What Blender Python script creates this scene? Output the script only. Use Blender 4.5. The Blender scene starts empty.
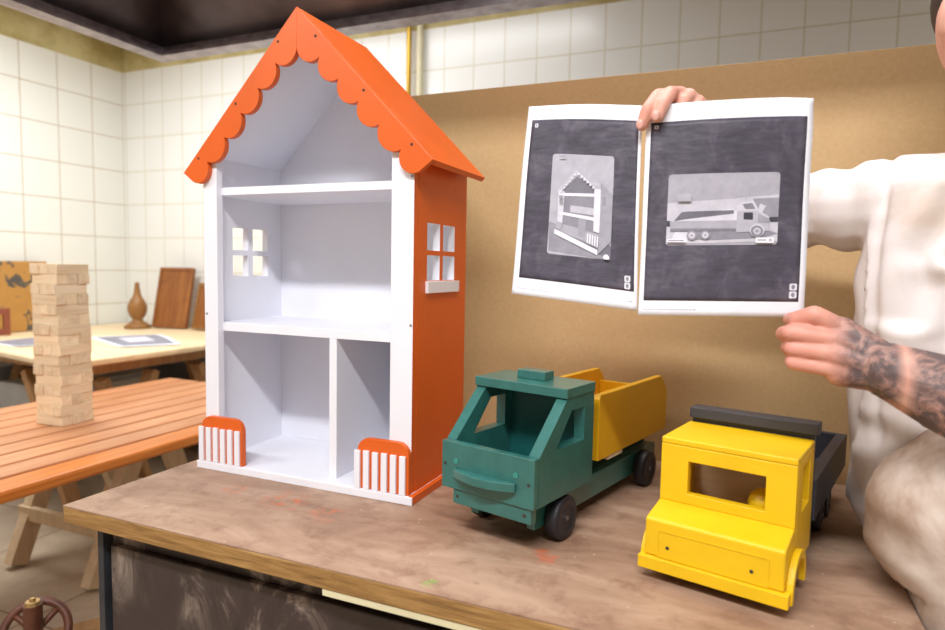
import bpy, bmesh, math, random
from mathutils import Vector, Matrix, Euler
random.seed(7)
C = bpy.context.scene.collection
PI = math.pi
TABLE_H = 0.80      # everything is written with the workbench top at z = 0; lifted to the floor at the end

# ------------------------------------------------------------------ materials
def lin(c):
    return tuple(((x/255/12.92) if x/255 <= .04045 else ((x/255+.055)/1.055)**2.4) for x in c)+(1,)
class NT:
    def __init__(s, name):
        s.m = bpy.data.materials.new(name); s.m.use_nodes = True
        s.t = s.m.node_tree; s.n = s.t.nodes; s.l = s.t.links
        s.b = s.n['Principled BSDF']
    def add(s, typ, **kw):
        n = s.n.new(typ)
        for k, v in kw.items():
            if k.startswith('i_'): n.inputs[k[2:].replace('_', ' ')].default_value = v
            else: setattr(n, k, v)
        return n
    def coords(s, scale=(1,1,1), rot=(0,0,0), loc=(0,0,0), src='Object'):
        tc = s.add('ShaderNodeTexCoord'); mp = s.add('ShaderNodeMapping')
        mp.inputs['Scale'].default_value = scale; mp.inputs['Rotation'].default_value = rot; mp.inputs['Location'].default_value = loc
        s.l.new(tc.outputs[src], mp.inputs['Vector']); return mp.outputs['Vector']
    def ramp(s, fac, stops, interp='LINEAR'):
        r = s.add('ShaderNodeValToRGB'); cr = r.color_ramp; cr.interpolation = interp
        while len(cr.elements) < len(stops): cr.elements.new(.5)
        for e, (p, c) in zip(cr.elements, stops): e.position = p; e.color = c
        s.l.new(fac, r.inputs['Fac']); return r.outputs['Color']
    def noise(s, vec, scale, detail=4, rough=.55, dist=0):
        n = s.add('ShaderNodeTexNoise'); n.inputs['Scale'].default_value = scale; n.inputs['Detail'].default_value = detail
        n.inputs['Roughness'].default_value = rough; n.inputs['Distortion'].default_value = dist
        if vec: s.l.new(vec, n.inputs['Vector'])
        return n.outputs['Fac']
    def mix(s, fac, a, b, blend='MIX'):
        m = s.add('ShaderNodeMix', data_type='RGBA', blend_type=blend)
        for sock, v in ((m.inputs[0], fac), (m.inputs[6], a), (m.inputs[7], b)):
            if isinstance(v, (tuple, float, int)): sock.default_value = v
            else: s.l.new(v, sock)
        return m.outputs[2]
    def bump(s, h, strength=.2, dist=.002):
        b = s.add('ShaderNodeBump'); b.inputs['Strength'].default_value = strength; b.inputs['Distance'].default_value = dist
        s.l.new(h, b.inputs['Height']); s.l.new(b.outputs['Normal'], s.b.inputs['Normal'])
    def fin(s, col=None, rough=.5, metal=0, spec=.5):
        if col is not None:
            if isinstance(col, tuple): s.b.inputs['Base Color'].default_value = col
            else: s.l.new(col, s.b.inputs['Base Color'])
        s.b.inputs['Roughness'].default_value = rough; s.b.inputs['Metallic'].default_value = metal
        s.b.inputs['Specular IOR Level'].default_value = spec
        return s.m
def paint(name, rgb, rough=.4, var=.12, scale=14, bump=.12, spec=.4, wear=None):
    t = NT(name); v = t.coords()
    n = t.noise(v, scale, 5)
    c = lin(rgb); d = tuple(x*(1-var) for x in c[:3])+(1,); u = tuple(min(1, x*(1+var*.5)) for x in c[:3])+(1,)
    col = t.ramp(n, [(.3, d), (.7, u)])
    if wear:
        w = t.noise(v, 60, 6, .7); wf = t.ramp(w, [(.66, (0,0,0,1)), (.74, (1,1,1,1))])
        col = t.mix(wf, col, lin(wear))
    g = t.noise(t.coords((3, 3, 60)), 22, 3)
    t.bump(g, bump, .0015)
    return t.fin(col, rough, 0, spec)
def wood(name, a, b, axis='x', rough=.5, scale=1, rnd=.0, stain=None, spec=.35):
    t = NT(name)
    sc = {'x': (2, 26, 26), 'y': (26, 2, 26), 'z': (26, 26, 2)}[axis]
    v = t.coords(tuple(q*scale for q in sc))
    if rnd:
        oi = t.add('ShaderNodeObjectInfo'); ad = t.add('ShaderNodeVectorMath', operation='ADD'); ml = t.add('ShaderNodeVectorMath', operation='SCALE')
        cb = t.add('ShaderNodeCombineXYZ')
        for k in 'XYZ': t.l.new(oi.outputs['Random'], cb.inputs[k])
        t.l.new(cb.outputs[0], ml.inputs[0]); ml.inputs['Scale'].default_value = 40
        t.l.new(v, ad.inputs[0]); t.l.new(ml.outputs[0], ad.inputs[1]); v = ad.outputs[0]
    n = t.noise(v, 1.6, 5, .6, .8)
    col = t.ramp(n, [(.28, lin(a)), (.5, lin(tuple((p+q)/2 for p, q in zip(a, b)))), (.72, lin(b))])
    if rnd:
        hs = t.add('ShaderNodeHueSaturation'); mr = t.add('ShaderNodeMapRange')
        mr.inputs['To Min'].default_value = 1-rnd; mr.inputs['To Max'].default_value = 1+rnd*.5
        t.l.new(oi.outputs['Random'], mr.inputs['Value']); t.l.new(mr.outputs[0], hs.inputs['Value']); t.l.new(col, hs.inputs['Color']); col = hs.outputs['Color']
    if stain:
        w = t.noise(t.coords(), 7, 6, .65); wf = t.ramp(w, [(.52, (0,0,0,1)), (.75, (.8,.8,.8,1))]); col = t.mix(wf, col, lin(stain))
    t.bump(n, .15, .001)
    return t.fin(col, rough, 0, spec)
M = {}
M['white'] = paint('white_paint', (236, 237, 246), .38, .03, 9, .1)
M['orange'] = paint('orange_paint', (221, 96, 24), .40, .1, 6, .15, .5)
M['orange_edge'] = M['orange']
M['green'] = paint('teal_paint', (48, 108, 102), .33, .2, 30, .3, .5, None)
M['green'].node_tree.nodes['Principled BSDF'].inputs['Coat Weight'].default_value = .5; M['green'].node_tree.nodes['Principled BSDF'].inputs['Coat Roughness'].default_value = .2
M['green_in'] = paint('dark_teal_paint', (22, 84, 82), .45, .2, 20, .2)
M['yellow'] = paint('yellow_paint', (240, 194, 22), .36, .1, 12, .3, .45)
M['yellow_bed'] = paint('golden_yellow_paint', (232, 176, 26), .4, .1, 8, .15)
M['black'] = paint('black_paint', (62, 62, 70), .45, .15, 20, .25, .4)
M['tyre'] = paint('black_wheel', (40, 40, 48), .42, .3, 40, .4, .5)
M['steel'] = NT('screw_steel').fin(lin((150, 150, 150)), .35, 1)
M['hole'] = NT('screw_recess').fin(lin((60, 50, 45)), .8)
M['greenscrew'] = paint('teal_screw', (60, 140, 130), .3, .1)
M['rawwood'] = wood('bare_plywood', (190, 160, 125), (215, 190, 155), 'x')
M['pine'] = wood('pale_pine', (226, 200, 162), (248, 232, 204), 'x', .6, 1.2, .16)
M['bench'] = wood('oiled_slat', (188, 122, 78), (220, 162, 120), 'y', .38, 1, .1)
M['bench_front'] = wood('orange_varnished_edge', (192, 108, 44), (220, 136, 66), 'y', .32, 1, .08)
M['trestle'] = wood('trestle_wood', (204, 174, 138), (226, 202, 168), 'z', .6, 1)
M['lighttable'] = wood('light_tabletop', (228, 200, 156), (242, 220, 182), 'x', .5, .6)
M['darktrestle'] = wood('brown_trestle', (160, 116, 74), (194, 150, 104), 'z', .6, 1)
M['beam'] = wood('floor_beam', (140, 104, 66), (180, 140, 96), 'y', .7, 1)

t = NT('workbench_surface'); v = t.coords()
n1 = t.noise(t.coords((1, 3, 1)), 3.6, 8, .65, .8); n2 = t.noise(v, 21, 6, .7)
c = t.ramp(n1, [(.28, lin((130, 99, 80))), (.5, lin((163, 132, 110))), (.72, lin((188, 159, 137)))])
c = t.mix(t.ramp(n2, [(.50, (0,0,0,1)), (.68, (.6,.6,.6,1))]), c, lin((122, 88, 70)))
sp = t.add('ShaderNodeTexVoronoi'); sp.inputs['Scale'].default_value = 26; t.l.new(v, sp.inputs['Vector'])
c = t.mix(t.ramp(sp.outputs['Distance'], [(.03, (.55,.55,.55,1)), (.07, (0,0,0,1))]), c, lin((210, 190, 172)))
n3 = t.noise(t.coords(loc=(3, 1, 0)), 9, 5, .6)
c = t.mix(t.ramp(n3, [(.67, (0,0,0,1)), (.74, (.6,.6,.6,1))]), c, lin((200, 104, 70)))
for (mx, my, rad, colr) in ((.642, -.247, .016, (120, 176, 70)), (.272, -.087, .05, (206, 104, 62)), (.377, -.113, .04, (210, 112, 70)), (.155, -.088, .03, (200, 110, 76))):
    vd = t.add('ShaderNodeVectorMath', operation='DISTANCE'); t.l.new(v, vd.inputs[0]); vd.inputs[1].default_value = (mx-.6, my-.12, TABLE_H)
    mr = t.add('ShaderNodeMapRange'); mr.inputs['From Min'].default_value = rad; mr.inputs['From Max'].default_value = rad*.3; mr.inputs['To Max'].default_value = .8; t.l.new(vd.outputs['Value'], mr.inputs['Value'])
    nn = t.ramp(t.noise(t.coords(loc=(mx*9, 0, 0)), 45, 5, .7), [(.48, (0,0,0,1)), (.6, (1,1,1,1))])
    mm = t.add('ShaderNodeMath', operation='MULTIPLY'); t.l.new(mr.outputs[0], mm.inputs[0]); t.l.new(nn, mm.inputs[1]); c = t.mix(mm.outputs[0], c, lin(colr))
t.bump(n2, .25, .001); M['benchtop'] = t.fin(c, .5, 0, .4)
t = NT('workbench_edge_wood'); n = t.noise(t.coords((3, 1, 40)), 3, 6, .65, .5)
c = t.ramp(n, [(.3, lin((110, 76, 40))), (.5, lin((150, 112, 62))), (.72, lin((182, 144, 88)))])
t.bump(n, .4, .002); M['benchedge'] = t.fin(c, .6)
t = NT('scuffed_dark_metal'); v = t.coords((1, 1, .6), (0, .4, 0)); n = t.noise(v, 7, 10, .72, 1.4); n2 = t.noise(t.coords(), 2.4, 3)
c = t.ramp(n, [(.3, lin((40, 32, 32))), (.52, lin((64, 52, 50))), (.60, lin((120, 106, 98))), (.72, lin((190, 176, 164)))])
c = t.mix(t.ramp(n2, [(.42, (0,0,0,1)), (.52, (1,1,1,1))]), lin((56, 45, 44)), c)
t.bump(n, .2, .001); M['darkpanel'] = t.fin(c, .42, .1)
M['darkmetal'] = paint('dark_blue_grey_metal', (52, 54, 60), .45, .3, 15, .1)
t = NT('brown_fibreboard'); n = t.noise(t.coords(), 120, 4, .7); n2 = t.noise(t.coords(), 1.5, 3)
c = t.ramp(n, [(.3, lin((198, 164, 116))), (.7, lin((208, 176, 130)))]); c = t.mix(t.ramp(n2, [(.3, (0,0,0,1)), (.8, (.3,.3,.3,1))]), c, lin((192, 154, 104)))
t.bump(n, .08, .0005); M['mdf'] = t.fin(c, .62)

def tile_mat(name, axes, w, h, u0, v0, tile, grout, zlow):
    t = NT(name); geo = t.add('ShaderNodeNewGeometry'); sx = t.add('ShaderNodeSeparateXYZ'); t.l.new(geo.outputs['Position'], sx.inputs[0])
    cb = t.add('ShaderNodeCombineXYZ')
    for i, (ax, o) in enumerate(((axes, u0), ('Z', v0+TABLE_H))):
        m = t.add('ShaderNodeMath', operation='SUBTRACT'); t.l.new(sx.outputs[ax], m.inputs[0]); m.inputs[1].default_value = o-40*(w if i == 0 else h)
        t.l.new(m.outputs[0], cb.inputs[i])
    br = t.add('ShaderNodeTexBrick', offset=0, squash=1); t.l.new(cb.outputs[0], br.inputs['Vector'])
    br.inputs['Color1'].default_value = lin(tile); br.inputs['Color2'].default_value = lin(tuple(x-3 for x in tile)); br.inputs['Mortar'].default_value = lin(grout)
    br.inputs['Scale'].default_value = 1; br.inputs['Mortar Size'].default_value = .0028; br.inputs['Mortar Smooth'].default_value = .2
    br.inputs['Brick Width'].default_value = w; br.inputs['Row Height'].default_value = h
    # plaster strip above the tiles, grey paint below them
    pn = t.noise(t.coords(src='Object'), 5, 6, .6)
    pl = t.ramp(pn, [(.35, lin((176, 160, 104))), (.65, lin((214, 202, 150)))])
    def step(z, up=True):
        m = t.add('ShaderNodeMath', operation='GREATER_THAN' if up else 'LESS_THAN'); t.l.new(sx.outputs['Z'], m.inputs[0]); m.inputs[1].default_value = z+TABLE_H; return m.outputs[0]
    c = t.mix(step(1.722), br.outputs['Color'], pl)
    c = t.mix(step(zlow, False), c, lin((150, 150, 156)))
    t.bump(br.outputs['Fac'], -.4, .002)
    return t.fin(c, .22, 0, .5)
M['tile_back'] = tile_mat('white_tiles_back_wall', 'X', .1757, .2290, 1.010, 1.498, (240, 240, 236), (206, 198, 172), -.22)
M['tile_left'] = tile_mat('white_tiles_left_wall', 'Y', .2315, .2290, 2.266, 1.498, (240, 240, 232), (184, 168, 140), -.22)
M['plaster'] = paint('plain_plaster', (206, 200, 188), .8, .05, 4, .1)
t = NT('concrete_floor'); n = t.noise(t.coords(), 5, 8, .65); n2 = t.noise(t.coords(), 1.1, 4)
br = t.add('ShaderNodeTexBrick', offset=0); t.l.new(t.coords(loc=(20.4, 20.1, 0)), br.inputs['Vector']); br.inputs['Scale'].default_value = 1
br.inputs['Brick Width'].default_value = .62; br.inputs['Row Height'].default_value = .62; br.inputs['Mortar Size'].default_value = .004
br.inputs['Color1'].default_value = (1,1,1,1); br.inputs['Color2'].default_value = (.93,.93,.93,1); br.inputs['Mortar'].default_value = (.45,.4,.35,1)
c = t.ramp(n, [(.3, lin((168, 146, 120))), (.7, lin((206, 186, 160)))]); c = t.mix(t.ramp(n2, [(.4, (0,0,0,1)), (.6, (.5,.5,.5,1))]), c, lin((150, 132, 116)))
c = t.mix(1.0, c, br.outputs['Color'], 'MULTIPLY'); t.bump(n, .2, .002); M['floor'] = t.fin(c, .6)
t = NT('brushed_hood_steel'); n = t.noise(t.coords(), 3, 4, .5); n2 = t.noise(t.coords(), 2, 3)
c = t.ramp(n, [(.3, lin((84, 76, 80))), (.7, lin((134, 126, 132)))]); t.bump(n2, .2, .01); M['hood'] = t.fin(c, .38, .85)
t = NT('hood_rim_steel'); n = t.noise(t.coords((2, 2, 2)), 9, 6, .6)
c = t.ramp(n, [(.3, lin((140, 130, 136))), (.7, lin((186, 180, 186)))]); M['hoodrim'] = t.fin(c, .35, .75)
M['brass'] = NT('brass_pipe').fin(lin((186, 148, 60)), .35, .8)
M['palepipe'] = paint('cream_pipe', (220, 212, 176), .4)
M['paper'] = None
t = NT('white_paper'); n = t.noise(t.coords(), 16, 4, .6, .5); t.bump(n, .35, .004)
M['paper'] = t.fin(t.ramp(n, [(.3, lin((228, 230, 240))), (.7, lin((242, 243, 250)))]), .6, 0, .3)
t = NT('printed_dark_grey'); n = t.noise(t.coords(), 22, 8, .7, .6); n2 = t.noise(t.coords((1, 1, 3)), 9, 3, .6)
c = t.ramp(n, [(.25, lin((54, 50, 62))), (.5, lin((74, 70, 84))), (.8, lin((112, 106, 118)))]); t.bump(n2, .5, .006); M['ink'] = t.fin(c, .5, 0, .4)
def flat(name, g, tint=(6, 4, 16)):
    k = name+'_%d' % g
    if k in M: return M[k]
    t = NT('printed_grey_%d' % g); g = min(250, g+14); n = t.noise(t.coords(), 60, 5, .7)
    a = tuple(max(0, min(255, g+x-10)) for x in tint); b = tuple(max(0, min(255, g+x+8)) for x in tint)
    M[k] = t.fin(t.ramp(n, [(.3, lin(a)), (.7, lin(b))]), .55, 0, .3); return M[k]
M['carved'] = wood('carved_brown_wood', (122, 70, 32), (164, 106, 54), 'z', .45, .7, 0, (104, 56, 26))
M['gourd'] = wood('golden_brown_wood', (128, 86, 44), (168, 122, 70), 'z', .4, 1)
M['redwood'] = paint('red_brown_wood', (140, 76, 54), .5, .2)
M['iron'] = paint('rusty_red_brown_iron', (92, 52, 36), .4, .35, 30, .4)
M['castbrass'] = NT('worn_brass').fin(lin((170, 140, 92)), .4, .7)
t = NT('painted_folk_board'); v = t.coords((1, 1, 1)); n = t.noise(v, 9, 3, .5, 1.2)
M['folk'] = t.fin(t.ramp(n, [(.0, lin((172, 124, 56))), (.56, lin((186, 136, 66))), (.6, lin((84, 78, 70))), (.68, lin((84, 78, 70))), (.7, lin((190, 140, 70)))], 'LINEAR'), .5)
# skin with tattooed left hand and forearm (pigment, follows the forearm's own position)
t = NT('skin'); v = t.coords(); n = t.noise(v, 30, 4)
c = t.ramp(n, [(.3, lin((212, 156, 138))), (.7, lin((226, 176, 158)))])
t.b.inputs['Subsurface Weight'].default_value = .12; t.b.inputs['Subsurface Radius'].default_value = (.01, .004, .002); t.b.inputs['Subsurface Scale'].default_value = .5
geo = t.add('ShaderNodeAttribute', attribute_name='tattoo')
tn = t.noise(v, 42, 7, .7, .7); tf = t.ramp(tn, [(.30, (.2,.2,.2,1)), (.54, (.92,.92,.92,1))])
mm = t.add('ShaderNodeMath', operation='MULTIPLY'); t.l.new(tf, mm.inputs[0]); t.l.new(geo.outputs['Fac'], mm.inputs[1]); f = mm.outputs[0]
c = t.mix(f, c, lin((72, 66, 70)))
fing = t.add('ShaderNodeAttribute', attribute_name='pink'); c = t.mix(fing.outputs['Fac'], c, lin((216, 140, 124)))
t.bump(t.noise(v, 160, 3), .2, .0006)
M['skin'] = t.fin(c, .5, 0, .35)
M['nail'] = NT('fingernail').fin(lin((214, 160, 148)), .3)
def cloth(name, base, stain, amt, specks=True):
    t = NT(name); v = t.coords(); n = t.noise(v, 4.5, 5, .6, .3)
    c = t.mix(t.ramp(n, [(.56-amt*.10, (0,0,0,1)), (.74-amt*.10, (.85,.85,.85,1))]), lin(base), lin(stain))
    if specks:
        for sc, thr, col, off in ((8, .028, (100, 140, 205), 0), (11, .05, (150, 146, 154), 3.3), (9, .02, (190, 110, 90), 7)):
            vo = t.add('ShaderNodeTexVoronoi'); vo.inputs['Scale'].default_value = sc; t.l.new(t.coords(loc=(off, off, off)), vo.inputs['Vector'])
            c = t.mix(t.ramp(vo.outputs['Distance'], [(thr, (.8,.8,.8,1)), (thr+.03, (0,0,0,1))]), c, lin(col))
    wv = t.noise(v, 350, 2); t.bump(wv, .15, .0006)
    return t.fin(c, .85, 0, .2)
M['shirt'] = cloth('stained_white_cotton', (224, 217, 216), (200, 182, 168), .7)
M['trousers'] = cloth('stained_work_trousers', (222, 210, 200), (150, 120, 98), 1.4)
M['hair'] = paint('brown_hair', (70, 52, 40), .6, .4, 60, .5)
M['shoe'] = paint('dark_shoe', (50, 46, 44), .6)
M['eye'] = NT('eye_white').fin(lin((230, 228, 224)), .2)

# ------------------------------------------------------------------ mesh helpers
def link(o): C.objects.link(o); return o
def obj(name, bm, mat, parent=None, bevel=0, smooth=False):
    bmesh.ops.recalc_face_normals(bm, faces=bm.faces[:])
    me = bpy.data.meshes.new(name); bm.to_mesh(me); bm.free()
    for m in (mat if isinstance(mat, list) else [mat]): me.materials.append(m)
    o = link(bpy.data.objects.new(name, me)); o.parent = parent
    if smooth:
        for p in me.polygons: p.use_smooth = True
    if bevel:
        b = o.modifiers.new('bevel', 'BEVEL'); b.width = bevel; b.segments = 2; b.limit_method = 'ANGLE'; b.angle_limit = math.radians(40)
    return o
def tag(o, label=None, cat=None, group=None, kind=None):
    for k, v in (('label', label), ('category', cat), ('group', group), ('kind', kind)):
        if v: o[k] = v
    return o
def thing(name, label, cat, loc=(0,0,0), rz=0, group=None):
    o = link(bpy.data.objects.new(name, None)); o.location = loc; o.rotation_euler = (0, 0, rz); o.empty_display_size = .1
    return tag(o, label, cat, group)
def B(): return bmesh.new()
def box(bm, x0, x1, y0, y1, z0, z1, mi=0, mat=None):
    vs = [bm.verts.new((x, y, z)) for x in (x0, x1) for y in (y0, y1) for z in (z0, z1)]
    if mat is not None:
        for v in vs: v.co = mat @ v.co
    for f in ((0,1,3,2), (4,6,7,5), (0,4,5,1), (2,3,7,6), (0,2,6,4), (1,5,7,3)):
        fc = bm.faces.new([vs[i] for i in f]); fc.material_index = mi
    return bm
def bar(bm, p, q, w, h, up=(0,0,1), mi=0):
    """rectangular bar from p to q, w across, h along up"""
    p, q = Vector(p), Vector(q); d = (q-p).normalized(); s = d.cross(Vector(up)).normalized(); u = s.cross(d)
    vs = [bm.verts.new(e+s*a*w/2+u*b*h/2) for e in (p, q) for a, b in ((-1,-1), (1,-1), (1,1), (-1,1))]
    for f in ((0,1,2,3), (7,6,5,4), (0,4,5,1), (1,5,6,2), (2,6,7,3), (3,7,4,0)):
        fc = bm.faces.new([vs[i] for i in f]); fc.material_index = mi
    return bm
def prism(bm, pts, a0, a1, axis='y', mi=0):
    """extrude a closed outline; axis y: pts are (x,z); axis x: pts are (y,z); axis z: pts are (x,y)"""
    def P(p, a): return {'y': (p[0], a, p[1]), 'x': (a, p[0], p[1]), 'z': (p[0], p[1], a)}[axis]
    lo = [bm.verts.new(P(p, a0)) for p in pts]; hi = [bm.verts.new(P(p, a1)) for p in pts]; n = len(pts)
    bm.faces.new(lo).material_index = mi; bm.faces.new(hi[::-1]).material_index = mi
    for i in range(n): bm.faces.new((lo[i], hi[i], hi[(i+1) % n], lo[(i+1) % n])).material_index = mi
    return bm
def holed(bm, us, vs, solid, a0, a1, axis='y', mi=None):
    """panel with rectangular openings, us/vs cuts, solid(i,j)"""
    def P(u, v, a): return {'y': (u, a, v), 'x': (a, u, v)}[axis]
    cache = {}
    def V(i, j, k):
        if (i, j, k) not in cache: cache[(i, j, k)] = bm.verts.new(P(us[i], vs[j], (a0, a1)[k]))
        return cache[(i, j, k)]
    nu, nv = len(us)-1, len(vs)-1
    S = lambda i, j: 0 <= i < nu and 0 <= j < nv and solid(i, j)
    for i in range(nu):
        for j in range(nv):
            if not S(i, j): continue
            for k in (0, 1):
                f = bm.faces.new([V(i,j,k), V(i+1,j,k), V(i+1,j+1,k), V(i,j+1,k)][::(1 if k else -1)])
                if mi: f.material_index = mi[k]
            for di, dj, a, b in ((-1,0,(i,j),(i,j+1)), (1,0,(i+1,j),(i+1,j+1)), (0,-1,(i,j),(i+1,j)), (0,1,(i,j+1),(i+1,j+1))):
                if not S(i+di, j+dj):
                    f = bm.faces.new([V(*a,0), V(*b,0), V(*b,1), V(*a,1)])
                    if mi: f.material_index = mi[2] if 0 <= i+di < nu and 0 <= j+dj < nv else mi[3]
    return bm
def cyl(bm, p, q, r, r2=None, n=24, mi=0):
    p, q = Vector(p), Vector(q); d = (q-p).normalized(); a = d.orthogonal().normalized(); b = d.cross(a); r2 = r if r2 is None else r2
    A = [bm.verts.new(p+(a*math.cos(t)+b*math.sin(t))*r) for t in (2*PI*i/n for i in range(n))]
    Bv = [bm.verts.new(q+(a*math.cos(t)+b*math.sin(t))*r2) for t in (2*PI*i/n for i in range(n))]
    bm.faces.new(A[::-1]).material_index = mi; bm.faces.new(Bv).material_index = mi
    for i in range(n): bm.faces.new((A[i], A[(i+1) % n], Bv[(i+1) % n], Bv[i])).material_index = mi
    return bm
def lathe(bm, prof, c=(0,0,0), n=28):
    rings = [[bm.verts.new((c[0]+r*math.cos(2*PI*i/n), c[1]+r*math.sin(2*PI*i/n), c[2]+z)) for i in range(n)] for r, z in prof]
    for a, b in zip(rings, rings[1:]):
        for i in range(n): bm.faces.new((a[i], a[(i+1) % n], b[(i+1) % n], b[i]))
    bm.faces.new(rings[0][::-1]); bm.faces.new(rings[-1]); return bm
def ico(bm, c, r, sc=(1,1,1), sub=2):
    res = bmesh.ops.create_icosphere(bm, subdivisions=sub, radius=1)
    for v in res['verts']: v.co = Vector((c[0]+v.co.x*r*sc[0], c[1]+v.co.y*r*sc[1], c[2]+v.co.z*r*sc[2]))
def arc(cx, cz, r, a0, a1, n): return [(cx+r*math.cos(a0+(a1-a0)*i/n), cz+r*math.sin(a0+(a1-a0)*i/n)) for i in range(n+1)]

# ------------------------------------------------------------------ setting
WX, WY = -3.058, 2.266
def struct(name, bm, mat, **k): return tag(obj(name, bm, mat, **k), kind='structure')
FZ, CZ = -TABLE_H, 1.95
struct('floor', box(B(), WX-.1, 3.6, -3.6, WY+.1, FZ-.1, FZ), M['floor'])
struct('ceiling', box(B(), WX-.1, 3.6, -3.6, WY+.1, CZ, CZ+.1), M['plaster'])
struct('wall_left', box(B(), WX-.1, WX, -3.6, WY, FZ, CZ), M['tile_left'])
struct('wall_back', box(B(), WX-.1, 3.6, WY, WY+.1, FZ, CZ), M['tile_back'])
struct('wall_right', box(B(), 3.5, 3.6, -3.6, WY, FZ, CZ), M['plaster'])
struct('wall_front', box(B(), WX, 3.5, -3.6, -3.5, FZ, CZ), M['plaster'])
for nm, x, r, mt, lb in (('wall_pipe', -.775, .014, M['brass'], 'thin brass-coloured vertical pipe on the tiled back wall, left one of the pair'),
                         ('wall_pipe', -.705, .017, M['palepipe'], 'cream vertical pipe on the tiled back wall, right one of the pair')):
    bm = B(); cyl(bm, (x, WY-.03, FZ), (x, WY-.03, CZ), r); o = obj(nm, bm, mt, smooth=False); tag(o, lb, 'pipe')

# extractor hood
HX0, HX1, HY0, HY1, HZ = -1.285, 2.3, -.40, 1.045, 1.25
h = thing('extractor_hood', 'large dark steel extractor hood hanging over the workbench', 'hood', ((HX0+HX1)/2, (HY0+HY1)/2, HZ))
def loc_bm(bm, o):
    bmesh.ops.translate(bm, vec=-Vector(o.location), verts=bm.verts[:]); return bm
bm = B()
def frame(bm, x0, x1, y0, y1, w, z0, z1):
    box(bm, x0, x1, y0, y0+w, z0, z1); box(bm, x0, x1, y1-w, y1, z0, z1)
    box(bm, x0, x0+w, y0+w, y1-w, z0, z1); box(bm, x1-w, x1, y0+w, y1-w, z0, z1)
frame(bm, HX0, HX1, HY0, HY1, .07, HZ, HZ+.014)
frame(bm, HX0, HX1, HY0, HY1, .006, HZ+.014, HZ+.075)
obj('gutter_rim', loc_bm(bm, h), M['hoodrim'], h)
bm = B(); fr = [(HX0+.006, HY0+.006), (HX1-.006, HY0+.006), (HX1-.006, HY1-.006), (HX0+.006, HY1-.006)]
k = .42; tp = [(HX0+k, HY0+k), (HX1-k, HY0+k), (HX1-k, HY1-k), (HX0+k, HY1-k)]
for zo in (0, .01):
    lo = [bm.verts.new((*p, HZ+.06+zo)) for p in fr]; hi = [bm.verts.new((*p, HZ+.50+zo)) for p in tp]
    for i in range(4): bm.faces.new((lo[i], lo[(i+1) % 4], hi[(i+1) % 4], hi[i]))
    bm.faces.new(hi)
obj('canopy', loc_bm(bm, h), M['hood'], h)
bm = B(); box(bm, .2, .8, .2, .55, HZ+.50, CZ); obj('duct', loc_bm(bm, h), M['hood'], h)

# ------------------------------------------------------------------ workbench
TX0, TX1, TY0, TY1 = -.048, 1.222, -.272, .53
wb = thing('workbench', 'worn brown workbench with paint-stained top and scuffed dark metal cabinet', 'workbench', (.6, .12, FZ))
bm = B(); box(bm, TX0, TX1, TY0+.001, TY1, -.002, 0)
obj('tabletop', loc_bm(bm, wb), M['benchtop'], wb)
bm = B(); box(bm, TX0+.001, TX1, TY0, TY1, -.030, -.0022)
obj('top_edge', loc_bm(bm, wb), M['benchedge'], wb, .0015)
bm = B(); box(bm, .487, .80, TY0+.0015, TY0+.020, -.040, -.0305); o = obj('support_strip', loc_bm(bm, wb), M['palepipe'], wb)
o['label'] = 'cream painted strip under the top edge'
bm = B(); box(bm, .012, 1.15, -.225, .47, FZ, -.045)
box(bm, .03, 1.13, -.20, .45, -.045, -.0305)
obj('cabinet', loc_bm(bm, wb), M['darkpanel'], wb, .002)
bm = B(); box(bm, .0, .014, -.245, -.225, FZ, -.034); obj('corner_post', loc_bm(bm, wb), M['darkmetal'], wb, .001)
bm = B(); box(bm, 1.148, 1.162, -.245, -.225, FZ, -.034); obj('corner_post', loc_bm(bm, wb), M['darkmetal'], wb, .001)
bm = B(); box(bm, .022, 1.14, -.238, -.226, FZ+.05, -.07)
obj('front_panel', loc_bm(bm, wb), M['darkpanel'], wb, .003)

bm = B(); box(bm, -.62, .62, -.006, .006, 0, .842)
o = obj('backing_board', bm, M['mdf'], None, .001); o.location = (.88+.62-.70, .467, 0)
o.scale = (1.05, 1, 1); o.location.x = .165+.62*1.05
tag(o, 'large plain brown fibreboard panel standing upright along the back of the workbench', 'board')
o.data.transform(Matrix.Diagonal((1.32, 1, 1, 1))); o.scale = (1, 1, 1); o.location.x = .165+.62*1.32

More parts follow.
